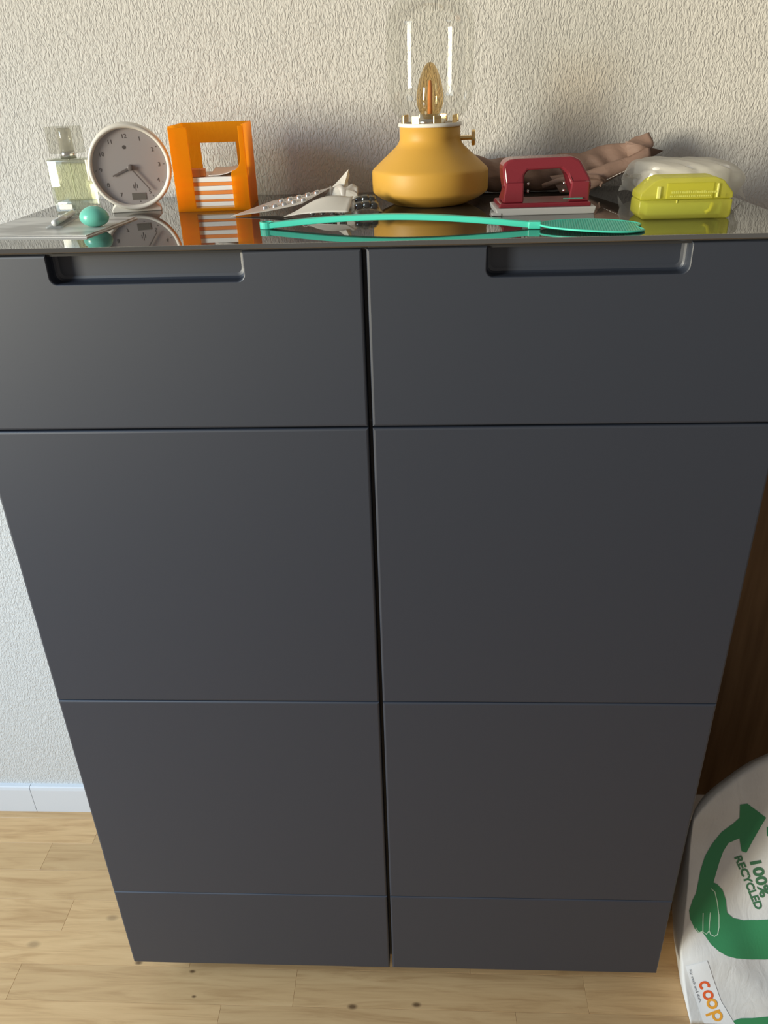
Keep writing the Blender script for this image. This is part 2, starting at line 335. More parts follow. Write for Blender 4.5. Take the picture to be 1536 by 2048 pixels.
bag_text('RECYCLED', (672, 800), (838, 1200), .017, dgreen, bag, .0008, .0006)
bag_text('100%', (795, 830), (880, 1105), .024, dgreen, bag, .0008, .0008)
lab = decal('logo_label', [[(280, 1615), (432, 1558), (548, 1880), (665, 2075), (440, 2120)]], mat('label_white', (.82, .85, .88), .35), bag, .0008)
def ring(cx, cy, ro, ri, a0=0, a1=360, n=20):
    X, Y = zz(cx, cy); o_, i_ = [], []
    for k in range(n+1):
        t = math.radians(a0+(a1-a0)*k/n); o_.append((X+ro*math.cos(t), Y+ro*math.sin(t))); i_.append((X+ri*math.cos(t), Y+ri*math.sin(t)))
    return [[o_[k], o_[k+1], i_[k+1], i_[k]] for k in range(n)]
red = mat('logo_red', (.80, .13, .035), .4); ora = mat('logo_orange', (.85, .40, .05), .4)
L0 = Vector(zz(425, 1765)); L1 = Vector(zz(520, 1985)); ld = (L1-L0); la = math.degrees(math.atan2(ld.y, ld.x))
RO, RI = .0088, .0047
decal('logo_letter', ring(424, 1765, RO, RI, la+48, la+312), red, lab, .0014, False)
decal('logo_letter', ring(452, 1838, RO, RI), red, lab, .0014, False)
decal('logo_letter', ring(480, 1900, RO, RI), ora, lab, .0017, False)
P_ = Vector(zz(518, 1988)); ex = ld.normalized(); ey = Vector((-ex.y, ex.x))
st = [P_-ex*.0092+ey*.0075, P_-ex*.0052+ey*.0075, P_-ex*.0052-ey*.0175, P_-ex*.0092-ey*.0175]
decal('logo_letter', ring(518, 1988, RO, RI)+[[tuple(q) for q in st]], ora, lab, .0014, False)
bag_text('Für mich und dich.', (312, 1640), (397, 1895), .006, mat('label_text', (.10, .11, .13), .5), lab, .0013)

# ================================================================== LAMP
LY = .262
lx = ony(860, 390, LY).x
def lz(v, y=LY): return ony(860, v, y).z
def lr(pxr, v, y=LY): return (ony(860+pxr, v, y)-ony(860-pxr, v, y)).length/2
lamp = thing('table_lamp', 'mustard yellow metal table lamp with clear glass shade and brass knob', 'lamp', (lx, LY, T))
must = mat('mustard_paint', (.60, .335, .055), .48, spec=.4)
RS, RN, RG = .0731, .0374, .0519
prof = [(0, .0005), (RS*.60, .0005), (RS*.64, .0012), (RS*.86, .0085), (RS*.955, .0130), (RS*.99, .0152), (RS, .0175), (RS, .0385), (RS*.992, .0405), (RS*.97, .0425)]
z_sh = .0425
for i in range(1, 15):
    t = i/14; prof.append((RS*.97+(RN-RS*.97)*(1-(1-t)**1.0) if t < .75 else None, z_sh+(.0715-z_sh)*t))
prof = [q for q in prof if q[0] is not None]
p0 = prof[-1]; p2 = (RN, .0765)
for i in range(1, 8):
    t = i/7; c_ = (RN+.0005, .0700); prof.append(((1-t)**2*p0[0]+2*t*(1-t)*c_[0]+t*t*p2[0], (1-t)**2*p0[1]+2*t*(1-t)*c_[1]+t*t*p2[1]))
prof += [(RN, .0890), (RN-.001, .0895), (0, .0895)]
from_bm('base', lathe_bm(prof, 96), must, lamp, True)
from_bm('foot_pad', lathe_bm([(0, 0), (RS*.56, 0), (RS*.56, .0006), (0, .0006)], 48), dark, lamp)
from_bm('collar_ring', lathe_bm([(RN-.004, .0893), (RN+.0012, .0893), (RN+.0017, .0908), (RN+.0012, .0935), (RN-.004, .0935), (RN-.004, .0893)], 80, False), mat('collar_white', (.82, .80, .74), .35), lamp, True)
brass = mat('brass', (.78, .55, .25), .22, metal=1.0)
kb = from_bm('knob', lathe_bm([(0, 0), (.0026, 0), (.0026, .0150), (.0086, .0150), (.0090, .0154), (.0090, .0186), (.0086, .0190), (0, .0190)], 28), brass, lamp); kb.rotation_euler = (0, math.pi/2, 0); kb.location = (RN-.001, 0, .0752)
for i in range(8):
    a = 2*math.pi*i/8+.25; c = from_bm('shade_clip', box_bm(-.0007, .0007, -.005, .005, 0, .0095, .0005, 1), brass, lamp); c.rotation_euler = (0, 0, a); c.location = ((RN-.0030)*math.cos(a), (RN-.0030)*math.sin(a), .0925)
from_bm('socket', lathe_bm([(0, .0895), (.019, .0895), (.019, .0975), (.013, .098), (.012, .103), (0, .103)], 40), mat('socket_silver', (.7, .68, .62), .25, metal=1), lamp, True)
sp = [(RN-.0050, .0940), (RN-.0045, .0985)]
for i in range(1, 12):
    t = math.pi/2*i/11; sp.append((RN-.0045+(RG-RN+.0045)*math.sin(t), .0985+.036*(1-math.cos(t))))
sp.append((RG, .193))
for i in range(1, 15):
    t = math.pi/2*i/14; sp.append((RG*math.cos(t)**.8 if i < 14 else 0, .193+.0375*math.sin(t)))
from_bm('glass_shade', lathe_bm(sp, 96, False), thin_glass('clear_glass', (.95, .95, .935), .45, .01, 1.5), lamp, True)
bp_ = [(.0085, .099), (.0105, .102), (.0140, .1075), (.0161, .114), (.0165, .120), (.0158, .127), (.0142, .135), (.0118, .143), (.0088, .150), (.0058, .1550), (.0030, .1575), (0, .1582)]
bulb = from_bm('bulb', lathe_bm(bp_, 48, False), thin_glass('amber_glass', (.88, .74, .50), 2.0, .02, 1.5), lamp, True)
from_bm('bulb_cap', lathe_bm([(0, .092), (.0085, .092), (.009, .101), (0, .102)], 24), brass, bulb)
from_bm('filament', lathe_bm([(0, .102), (.0030, .103), (.0028, .130), (.0016, .1385), (0, .1395)], 12), mat('filament_orange', (.85, .42, .24), .4), bulb, True)

# ================================================================== PERFUME BOTTLE
PY = .262
pb = thing('perfume_bottle', 'clear square glass perfume bottle with pale yellow liquid beside the alarm clock', 'bottle', (ony(158, 420, PY).x, PY, T), math.radians(-8))
cg = thin_glass('bottle_glass', (.93, .95, .90), 1.5, .02, 1.5)
box('glass_body', (-.0255, .0255, -.014, .014, .0002, .0640), cg, pb, .0025, 3, True)
lq = thin_glass('perfume_liquid', (.94, .94, .82), .4, .05, 1.33, ((.82, .82, .64), .14))
box('liquid', (-.0225, .0225, -.0112, .0112, .0150, .0575), lq, pb, .0015, 2, True)
box('glass_foot', (-.0225, .0225, -.0112, .0112, .0035, .0142), thin_glass('thick_glass', (.86, .88, .84), 2.0, .05, 1.5, ((.8, .82, .78), .25)), pb, .0015, 2, True)
silver = mat('silver', (.80, .79, .76), .2, metal=1)
box('shoulder', (-.0245, .0245, -.0125, .0125, .0590, .0625), thin_glass('shoulder_glass', (.80, .80, .76), 2.5, .08, 1.6, ((.7, .7, .66), .3)), pb, .001, 1)
from_bm('collar', lathe_bm([(0, .0640), (.0098, .0640), (.0098, .0715), (.009, .0722), (0, .0722)], 32), silver, pb, True)
from_bm('spray_tube', lathe_bm([(0, .018), (.0009, .018), (.0009, .064), (0, .064)], 10), mat('tube_plastic', (.85, .87, .8), .3), pb)
cap = box('cap', (-.0185, .0185, -.0130, .0130, .0700, .1010), thin_glass('cap_glass', (.90, .90, .87), 2.2, .03, 1.55), pb, .0015, 2)
from_bm('cap_core', lathe_bm([(0, .0722), (.0085, .0722), (.0085, .0975), (.007, .099), (0, .099)], 24), thin_glass('cap_core_glass', (.84, .83, .78), 2.5, .06, 1.6, ((.8, .78, .7), .35)), cap, True)
box('label_plate', (-.018, .000, -.0146, -.0141, .0045, .0105), silver, pb)

# ================================================================== ALARM CLOCK
CY = .246
cxy = ony(262, 334, CY); RC = .0505; CZc = cxy.z-T
ck = thing('alarm_clock', 'white round analogue alarm clock with small display window on its dial', 'clock', (cxy.x-.001, CY, T), math.radians(17))
ckw = mat('clock_white', (.78, .74, .66), .4)
TI = Matrix.Translation((0, 0, CZc)) @ Matrix.Rotation(math.radians(4), 4, 'X') @ Matrix.Rotation(math.radians(90), 4, 'X')
cp = [(0, -.032), (RC*.80, -.032), (RC*.93, -.028), (RC*.985, -.018), (RC, -.006), (RC, .004), (RC*.985, .0064), (RC*.945, .0076), (RC*.905, .0064), (RC*.885, .0025), (0, .0025)]
bm = lathe_bm(cp, 96); bmesh.ops.transform(bm, matrix=TI, verts=bm.verts[:]); from_bm('case', bm, ckw, ck, True)
bm = lathe_bm([(0, .0026), (RC*.882, .0026), (RC*.882, .0030), (0, .0030)], 80); bmesh.ops.transform(bm, matrix=TI, verts=bm.verts[:]); dial = from_bm('dial', bm, mat('dial_grey', (.40, .365, .36), .45), ck)
ft = [(-.031, 0), (.031, 0), (.031, .004), (.024, .011), (-.024, .011), (-.031, .004)]
from_bm('foot', prism_bm(ft, .0005, .032, .0012, 2), ckw, ck)
ink = mat('dial_ink', (.10, .085, .08), .5)
def on_dial(bm, x, y, z, rot=0.0): bmesh.ops.transform(bm, matrix=TI @ Matrix.Translation((x, y, z)) @ Matrix.Rotation(rot, 4, 'Z'), verts=bm.verts[:]); return bm
rd = RC*.885; DR = math.radians(-3)   # dial is turned a little
for h in range(1, 13):
    if h == 6: continue
    a = math.radians(90-30*h)-DR; from_bm('numeral', on_dial(text_bm(str(h), .0070), rd*.80*math.cos(a), rd*.80*math.sin(a), .0032, -DR), ink, dial)
    if h in (2, 3, 4, 5, 9): from_bm('hour_mark', on_dial(box_bm(-.0007, .0007, -.0004, .0004, 0, .0001), rd*.93*math.cos(a), rd*.93*math.sin(a), .0031, a), ink, dial)
def handm(ang, ln, w0, w1, z):
    bm = bmesh.new(); a = math.radians(ang); vs = [(-.002, -w0), (ln, -w1), (ln, w1), (-.002, w0)]
    q = [bm.verts.new((x*math.cos(a)-y_*math.sin(a), x*math.sin(a)+y_*math.cos(a), z)) for x, y_ in vs]; bm.faces.new(q)
    r = bmesh.ops.extrude_face_region(bm, geom=bm.faces[:]); bmesh.ops.translate(bm, vec=(0, 0, .0006), verts=[v for v in r['geom'] if isinstance(v, bmesh.types.BMVert)])
    bmesh.ops.transform(bm, matrix=TI, verts=bm.verts[:]); return bm
hub = mat('hand_grey', (.17, .145, .135), .4)
from_bm('hour_hand', handm(202, .0245, .0011, .0008, .0040), hub, ck)
from_bm('minute_hand', handm(-53, .034, .0009, .0006, .0050), hub, ck)
from_bm('hand_cap', on_dial(lathe_bm([(0, .003), (.0036, .003), (.0036, .0058), (.003, .0064), (0, .0064)], 24), 0, 0, 0), hub, ck, True)
dw = from_bm('display_window', on_dial(box_bm(-.0085, .0085, -.0041, .0041, 0, .0005), .0052, -.0345, .0030, -.02), mat('lcd', (.17, .155, .14), .3), ck)
from_bm('emblem', on_dial(lathe_bm([(0, 0), (.0022, 0), (.0022, .0001), (0, .0001)], 16), -.0035, .0235, .0031), ink, dial)
sy = bmesh.new()
for dx, hh in ((-.0022, .0045), (0, .010), (.0022, .0045)): box_bm(dx-.0003, dx+.0003, -hh/2, hh/2, 0, .0001, 0, 1, sy)
from_bm('radio_symbol', on_dial(sy, .0025, -.0225, .0031), ink, dial)
from_bm('dial_dot', on_dial(lathe_bm([(0, 0), (.0006, 0), (.0006, .0001), (0, .0001)], 10), .0060, -.0408, .0031), ink, dial)
bm = tube_bm([(0, -.012, 0), (0, .012, 0)], .004, 12); o = from_bm('side_button', bm, ckw, ck, True); o.location = (-RC-.001, .012, CZc-.002); o.rotation_euler = (math.pi/2, 0, 0); o.scale = (.6, 1, .5)

# ================================================================== NOTE BOX
bl, br = onz(357, 425, T), onz(502, 419, T)
ang = math.atan2(br.y-bl.y, br.x-bl.x)*.6; BW = (br-bl).length*1.0; BH = .0985; BD = .092; tk = .0022
nb = thing('note_box', 'translucent orange plastic note box holding orange and white paper', 'note box', (*((bl+br)/2).xy, T), ang)
orm = bpy.data.materials.new('orange_plastic'); orm.use_nodes = True; n = orm.node_tree.nodes; l = orm.node_tree.links; b = n['Principled BSDF']
b.inputs['Base Color'].default_value = (.98, .50, .010, 1); b.inputs['Roughness'].default_value = .3
tr = n.new('ShaderNodeBsdfTranslucent'); tr.inputs[0].default_value = (1.0, .56, .03, 1); tp = n.new('ShaderNodeBsdfTransparent'); tp.inputs[0].default_value = (1.0, .66, .22, 1)
a1 = n.new('ShaderNodeMixShader'); a1.inputs[0].default_value = .6; l.new(b.outputs[0], a1.inputs[1]); l.new(tr.outputs[0], a1.inputs[2])
a2 = n.new('ShaderNodeMixShader'); a2.inputs[0].default_value = .36; l.new(a1.outputs[0], a2.inputs[1]); l.new(tp.outputs[0], a2.inputs[2]); l.new(a2.outputs[0], n['Material Output'].inputs[0])
hw = BW/2
fr = [(-hw, 0), (hw, 0), (hw, BH*.98), (hw*.86, BH*.98)]
xr_ = hw*.56; zr = BH*.43
fr += [(hw*.86, zr+.022)] + [(hw*.86-.0125+.0125*math.cos(t), zr+.022-.018*math.sin(t)) for t in [math.pi/2*i/6 for i in range(1, 7)]] + [(xr_, zr)]
fr += [(xr_, .0035), (-hw*.50, .0035), (-hw*.50, BH*.98), (-hw, BH*.98)]
from_bm('front_wall', prism_bm(fr, 0, tk, .0004, 1), orm, nb)
box('side_wall', (-hw, -hw+tk, tk, BD-tk, 0, BH), orm, nb, .0004, 1); box('side_wall', (hw-tk, hw, tk, BD-tk, 0, BH), orm, nb, .0004, 1)
# back wall with a window cut out of it
bk = bmesh.new()
for a in ((-hw, hw, BD-tk, BD, 0, .038), (-hw, hw, BD-tk, BD, .074, BH), (-hw, -hw*.52, BD-tk, BD, .038, .074), (hw*.52, hw, BD-tk, BD, .038, .074)): box_bm(*a, 0, 1, bk)
bmesh.ops.remove_doubles(bk, verts=bk.verts[:], dist=1e-5)
from_bm('back_wall', bk, orm, nb)
box('floor_plate', (-hw+tk, hw-tk, tk, BD-tk, 0, tk), orm, nb)
M_nb = Matrix.Translation((*((bl+br)/2).xy, T)) @ Matrix.Rotation(ang, 4, 'Z')
wp = mat('white_paper', (.85, .84, .82), .7); op = mat('orange_paper', (.80, .26, .055), .65); cpz = mat('cream_paper', (.62, .40, .20), .7)
z0 = tk+.0002; names = [('cream', cpz), ('white', wp), ('orange', op), ('white', wp), ('orange', op), ('white', wp), ('orange', op), ('white', wp)]
order = ['bottom', 'lowest', 'lowest', 'second', 'second', 'third', 'top', 'top']
for i, (cn, mm) in enumerate(names):
    h = (.0030, .0052, .0030, .0056, .0048, .0054, .0046, .0056)[i]
    o = box('note_pad', (-.0385, .0385, .0042, BD-.009, 0, h-.0002), mm, None, .0002, 1); o.matrix_world = M_nb @ Matrix.Translation((random.uniform(-.0004, .0004), random.uniform(-.0005, .0003), z0)); z0 += h
    lb = 'cream paper pad at the bottom of the orange note box' if cn == 'cream' else '%s %s paper layer, counted upwards, in the orange note box' % ({0: 'first', 1: 'first', 2: 'second', 3: 'third'}.get(0), cn)
    cnt = sum(1 for q in names[:i+1] if q[0] == cn); od = ('first', 'second', 'third', 'fourth')[cnt-1]
    if cn != 'cream': lb = '%s %s paper layer from the bottom in the orange note box' % (od, cn)
    tag(o, lb, 'note pad', 'paper layers in the note box')
er = thing('eraser', 'small orange eraser block lying on the stacked notes in the box', 'eraser', M_nb @ Vector((-.021, .017, z0+.0002)), ang+.12)
box('block', (-.0125, .0125, -.0085, .0085, 0, .0085), mat('eraser_orange', (.72, .24, .06), .5), er, .0008, 2)
tb = text_bm('OOOO', .005); bmesh.ops.transform(tb, matrix=Matrix.Translation((0, 0, .0086)), verts=tb.verts[:]); tb.free()
box('sleeve', (-.0128, .0062, -.0088, .0088, -.0001, .0088), mat('eraser_sleeve', (.66, .25, .08), .55), er, .0004, 1)
cs = grid('loose_sheet', lambda u, v: M_nb @ Vector((-.004+.040*u, .008+.066*v, z0+.0012+.016*max(0, u-.25)**2*(.4+.6*(1-v)) + .004*v*v+.0004)), 14, 10, wp, None, .0002)
tag(cs, 'curled white paper sheet lying beside the eraser in the note box', 'paper')

# ================================================================== LEAFLETS, PEBBLE AND STICK
c0, c1, c2 = onz(172, 475, T), onz(272, 437, T), onz(0, 476, T)
def leaflet(name, lab, p, q, r, z, mm, h):
    a = Vector((p.x, p.y, 0)); e1 = Vector((q.x-p.x, q.y-p.y, 0)); e2 = Vector((r.x-p.x, r.y-p.y, 0)).normalized()*.148
    bm = bmesh.new(); pts = [a, a+e1, a+e1+e2, a+e2]; vs = [bm.verts.new((t.x, t.y, z)) for t in pts]; f = bm.faces.new(vs)
    r_ = bmesh.ops.extrude_face_region(bm, geom=[f]); bmesh.ops.translate(bm, vec=(0, 0, h), verts=[v for v in r_['geom'] if isinstance(v, bmesh.types.BMVert)])
    return tag(from_bm(name, bm, mm), lab, 'leaflet', 'leaflets on the cabinet')
lm = mat('leaflet_paper', (.60, .58, .54), .32); add_tint(lm, (.36, .35, .325), (.66, .65, .61), 14, 2, (1, 2.2, 1), .42, .56)
leaflet('leaflet', 'lower pale leaflet with its edge on the glass under another leaflet', c0+Vector((.002, -.003, 0)), c1+Vector((.003, -.004, 0)), c2+Vector((0, -.003, 0)), T+.0001, mat('leaflet_edge', (.72, .70, .66), .4), .0009)
leaflet('leaflet', 'upper pale grey glossy leaflet under the aqua pebble on the cabinet', c0, c1, c2, T+.0013, lm, .0009)
LZ = T+.0022
aq = mat('aqua_gloss', (.16, .55, .44), .22, spec=.6)
ep = onz(184, 457, LZ)
bm = lathe_bm([(math.sin(math.pi*i/20)*.0165*(1+.10*math.cos(math.pi*i/20)), -math.cos(math.pi*i/20)*.0112) for i in range(21)], 48); bmesh.ops.transform(bm, matrix=Matrix.Translation((0, 0, .0112)), verts=bm.verts[:])
eg = from_bm('pebble', bm, aq, None, True); eg.location = (ep.x, ep.y+.013, LZ); eg.scale = (1, .86, 1); tag(eg, 'glossy aqua egg-shaped pebble lying on the leaflets', 'pebble')
s0 = onz(108, 457, LZ); s1 = onz(138, 435, LZ)
stk = thing('plastic_stick', 'clear white plastic stick lying on the leaflet beside the aqua pebble', 'stick', (*s0.xy, LZ), math.atan2(s1.y-s0.y, s1.x-s0.x)-math.radians(3)); SL = (s1-s0).length
box('tray', (0, SL, -.0090, .0090, 0, .0022), thin_glass('stick_clear', (.90, .91, .90), 1.6, .08, 1.5, ((.82, .84, .84), .45)), stk, .0008, 2)
from_bm('tube', tube_bm([(.002, -.001, .0055), (SL-.002, -.001, .0055)], .0035, 14), mat('stick_white', (.72, .73, .72), .25, coat=.5), stk, True)

# ================================================================== BLISTER PACKS
foil = mat('foil_paper', (.62, .58, .53), .38, metal=.25); add_bump(foil, 300, .25, .0006, detail=2)
sil = mat('foil_silver', (.74, .73, .72), .22, metal=.9); add_bump(sil, 260, .3, .0006)
clr = thin_glass('clear_pocket', (.80, .80, .78), 2.6, .05, 1.5)
def quad_fn(a, b_, c, d, bow=0.0):
    def f(u, v):
        p = (a*(1-u)+b_*u)*(1-v)+(d*(1-u)+c*u)*v; return p+Vector((0, 0, bow*math.sin(math.pi*u)))
    return f
def dome_bm(r, h, n=14):
    return lathe_bm([(r*1.12, 0), (r, .0004), (r*.93, h*.55), (r*.7, h*.9), (r*.3, h), (0, h)], n)
def pockets(fn, root, us, vs, r, h, mm, off, flip=1):
    for u in us:
        for v in vs:
            p = fn(u, v); du = (fn(min(u+.02, 1), v)-fn(max(u-.02, 0), v)).normalized(); dv = (fn(u, min(v+.02, 1))-fn(u, max(v-.02, 0))); nn = du.cross(dv).normalized()
            if nn.z < 0: nn = -nn
            nn = nn*flip; d2 = nn.cross(du); bm = dome_bm(r, h)
            Mx = Matrix(((du.x, d2.x, nn.x, 0), (du.y, d2.y, nn.y, 0), (du.z, d2.z, nn.z, 0), (0, 0, 0, 1))); Mx.translation = p+nn*off-root.location
            bmesh.ops.transform(bm, matrix=Mx, verts=bm.verts[:]); from_bm('pocket', bm, mm, root, True)
def sheet(root, fn, mm, nu=16, nv=8, th=.0003): return grid('foil_sheet', lambda u, v: fn(u, v)-root.location, nu, nv, mm, root, th)
A_ = [onz(461, 433, T+.0006), ony(604, 408, .195), ony(668, 372, .245), ony(548, 401, .250)]
bA = thing('blister_pack', 'long silver pill blister pack lying tilted next to the note box', 'blister pack', (A_[0].x, A_[0].y, T), 0, 'pill packs in front of the lamp')
fa = quad_fn(*A_, bow=-.0015); sheet(bA, fa, foil)
pockets(fa, bA, (.32, .46, .60, .74, .88), (.30, .70), .0042, .0036, sil, .0003)
def fb(u, v):
    near = onz(568, 433, T+.0012)*(1-u)+ony(697, 424, .148)*u; far = ony(596, 420, .185)*(1-u)+ony(706, 392, .195)*u
    p = near*(1-v)+far*v; return p+Vector((0, .0, .0075*math.sin(math.pi*min(1, u*1.05))*(.25+.75*v)))
bB = thing('blister_pack', 'arched pill blister pack with pale backing facing up beside the fly swatter', 'blister pack', (onz(640, 430, T).x, .15, T), 0, 'pill packs in front of the lamp')
sheet(bB, fb, mat('backing_paper', (.66, .63, .57), .5))
pockets(fb, bB, (.42, .58, .74, .9), (.14, ), .0048, .0048, sil, .0004, -1)
fl3 = [ony(640, 392, .235), ony(715, 392, .225), ony(697, 338, .25), ony(668, 366, .262)]
tf = thing('foil_scrap', 'torn pale foil scrap sticking up among the blister packs', 'foil scrap', (fl3[1].x-.015, .235, T))
tp_ = [(640, 404, .232), (660, 378, .240), (680, 358, .248), (697, 339, .252), (699, 350, .250), (695, 362, .246), (697, 374, .240), (712, 386, .232), (716, 396, .228), (690, 402, .226), (664, 408, .226)]
v3 = [ony(*q)-tf.location for q in tp_]
bm = bmesh.new(); ctr = bm.verts.new(sum(v3, Vector())/len(v3)+Vector((0, -.004, .001))); vs = [bm.verts.new(p) for p in v3]
for i in range(len(vs)): bm.faces.new((ctr, vs[i], vs[(i+1) % len(vs)]))
bmesh.ops.subdivide_edges(bm, edges=bm.edges[:], cuts=2, use_grid_fill=True, fractal=.35, seed=3); bmesh.ops.solidify(bm, geom=bm.faces[:], thickness=.0003); 
zm = min(v.co.z for v in bm.verts)
from_bm('torn_flap', bm, mat('backing_paper', (0, 0, 0)), tf)
# the scrap's creased lower edge reaching the glass
fs = grid('creased_edge', lambda u, v: Vector((-.020+.035*u, -.010+.012*v+.003*math.sin(9*u), .0006+.0255*v+.002*math.sin(14*u+3*v))), 14, 6, foil, tf, .0003)
def fc_(u, v):
    near = onz(702, 428, T+.003)*(1-u)+onz(768, 426, T+.002)*u; far = ony(706, 402, .205)*(1-u)+ony(752, 399, .205)*u
    p = near*(1-v)+far*v; return p+Vector((0, 0, .004*math.sin(math.pi*u)))
bC = thing('blister_pack', 'small clear blister pack with dark pills touching the yellow lamp', 'blister pack', (onz(735, 425, T).x, .175, T), 0, 'pill packs in front of the lamp')
sheet(bC, fc_, clr)
pockets(fc_, bC, (.25, .5, .75), (.3, .75), .0060, .0060, clr, .0004)
pockets(fc_, bC, (.25, .5, .75), (.3, .75), .0046, .0046, mat('dark_pill', (.035, .035, .030), .2), .0005)
for o in [c for c in bC.children if c.active_material and c.active_material.name == 'dark_pill']: o.name = 'pill'

# ================================================================== HOLE PUNCH
pl, pr_ = onz(990, 433, T), onz(1191, 426, T); pang = math.atan2(pr_.y-pl.y, pr_.x-pl.x)*.5; PWd = (pr_-pl).length
hp = thing('hole_punch', 'dark red office hole punch with grey plastic tray standing beside the lamp', 'hole punch', (*((pl+pr_)/2).xy, T), pang)
redm = mat('punch_red', (.21, .020, .032), .24, spec=.6, coat=.3); tray = mat('tray_grey', (.50, .50, .49), .35)
h = PWd/2
def ppoly(pts): return pts
tr_bm = prism_bm([(-h+.003, 0), (h-.002, 0), (h, .0075), (-h+.001, .0075)], 0, .062, .001, 2); tr_o = from_bm('tray', tr_bm, tray, hp)
box('tray_tab', (-h-.0035, -h+.008, -.001, .008, .0003, .0032), tray, hp, .001, 2)
from_bm('base_plate', prism_bm([(-h+.005, .0075), (h-.005, .0075), (h-.006, .0125), (-h+.006, .0125)], .004, .060, .0015, 2), redm, hp)
PH = .0585
# arched lever: two cheeks and a bridge, pushed through the depth and pinched at the waist
arch = [(-h+.009, .0125), (-h+.013, .024), (-h+.010, .038), (-h+.009, PH-.008), (-h+.013, PH-.002), (-h+.020, PH), (h-.028, PH+.001), (h-.019, PH-.003), (h-.007, .037), (h-.005, .031), (h-.0065, .0185), (h-.024, .0175), (h-.028, .028), (h-.033, .041), (h-.040, .0470), (-h+.038, .0460), (-h+.034, .041), (-h+.034, .0125)]
bm = prism_bm(arch, .012, .046, .0028, 3)
for v in bm.verts:
    if v.co.z < .03: v.co.y = .029+(v.co.y-.029)*1.12
    else: v.co.y += .004*(v.co.z-.03)/.03
from_bm('lever', bm, redm, hp, False)
for x in (-h+.023, h-.018):
    from_bm('cheek', prism_bm([(x-.013, .0125), (x+.0105, .0125), (x+.0100, .034), (x-.0105, .034)], .0075, .0125, .0015, 2), redm, hp)
    from_bm('punch_pin', tube_bm([(x, .020, .0125), (x, .020, .030)], .003, 12), sil, hp)
    for k in (0, 1): from_bm('rivet', tube_bm([(x+(.0145 if x < 0 else -.0175), .014+.0*k, .024+.008*k), (x+(.0165 if x < 0 else -.0195), .013, .024+.008*k)], .0018, 10), mat('chrome', (.85, .85, .85), .12, metal=1), hp, True)
box('paper_guide', (h-.038, h-.016, .005, .007, .0158, .0168), mat('chrome', (0, 0, 0)), hp)

# ================================================================== TAUPE POUCH
tau = mat('taupe_leather', (.27, .175, .135), .6, spec=.3); add_bump(tau, 55, .35, .004, (1, 1, 2), detail=3, distort=.8)
xs0, xs1 = .108, ony(1292, 300, .35).x
pc = thing('pouch', 'crumpled taupe leather pouch with white stitching lying behind the hole punch', 'pouch', ((xs0+xs1)/2, .32, T))
ptop = [(905, 300), (950, 312), (990, 318), (1080, 317), (1130, 310), (1180, 301), (1245, 286), (1275, 274), (1296, 268)]
ptab = [(ony(u, v, .35).x, ony(u, v, .35).z-T) for u, v in ptop]
def pouch_fn(u, v):
    x = xs0+(xs1-xs0)*u; zt = lerp_tab(x, ptab); a = 2*math.pi*v
    zb_ = .0008+.030*max(0, (u-.62)/.38)**1.3
    wy = .024*(1-.2*u); zc = (zt+zb_)/2; hz = (zt-zb_)/2
    ca, sa = math.cos(a), math.sin(a)
    y = .355+wy*ca*abs(ca)**.15; z = zc+hz*sa*abs(sa)**.3
    y += .003*math.sin(30*u+3*sa)*(1-.4*u)+.002*math.sin(55*u+5*z*40); z += (.0022*math.sin(26*u+4*ca)) * (1 if sa > -.4 else .2)
    y = min(y, WY-.006)
    return Vector((x-pc.location.x+(.006*math.sin(a)+.003*math.sin(3*a) if u > .95 else 0), y-.32, max(z, .0006)))
grid('pouch_body', pouch_fn, 70, 36, tau, pc, .0016, wrap=True)
# front flap with its stitched hem
ftop = [ony(1100, 352, .322), ony(1165, 345, .320), ony(1215, 326, .320), ony(1260, 312, .322), ony(1298, 290, .326)]
fbot = [ony(1120, 386, .316), ony(1165, 388, .314), ony(1210, 366, .312), ony(1255, 343, .314), ony(1300, 325, .320)]
def poly_at(L, t): k = min(int(t*(len(L)-1)), len(L)-2); q = t*(len(L)-1)-k; return L[k]*(1-q)+L[k+1]*q
flap = grid('flap', lambda u, v: poly_at(ftop, u)*(1-v)+poly_at(fbot, u)*v+Vector((0, -.006*math.sin(math.pi*v)+.002*math.sin(12*u), 0))-pc.location, 28, 8, tau, pc, .0015)
st = mat('stitch_white', (.75, .70, .64), .6)
for i in range(14):
    t = .50+.48*i/14; p = poly_at(fbot, t)*.82+poly_at(ftop, t)*.18; q = poly_at(fbot, t+.022)*.82+poly_at(ftop, t+.022)*.18; off = Vector((0, -.0058, 0))-pc.location
    from_bm('stitch', tube_bm([p+off, q+off], .00055, 6), st, flap)
sp_ = [ony(1085, 372, .318), ony(1120, 360, .310), ony(1165, 352, .304), ony(1195, 353, .303), ony(1207, 362, .304), ony(1200, 372, .306)]
for p in sp_: p -= pc.location
from_bm('strap', tube_bm(sp_, [.003, .0032, .003, .003, .0028, .002], 10), tau, pc, True)

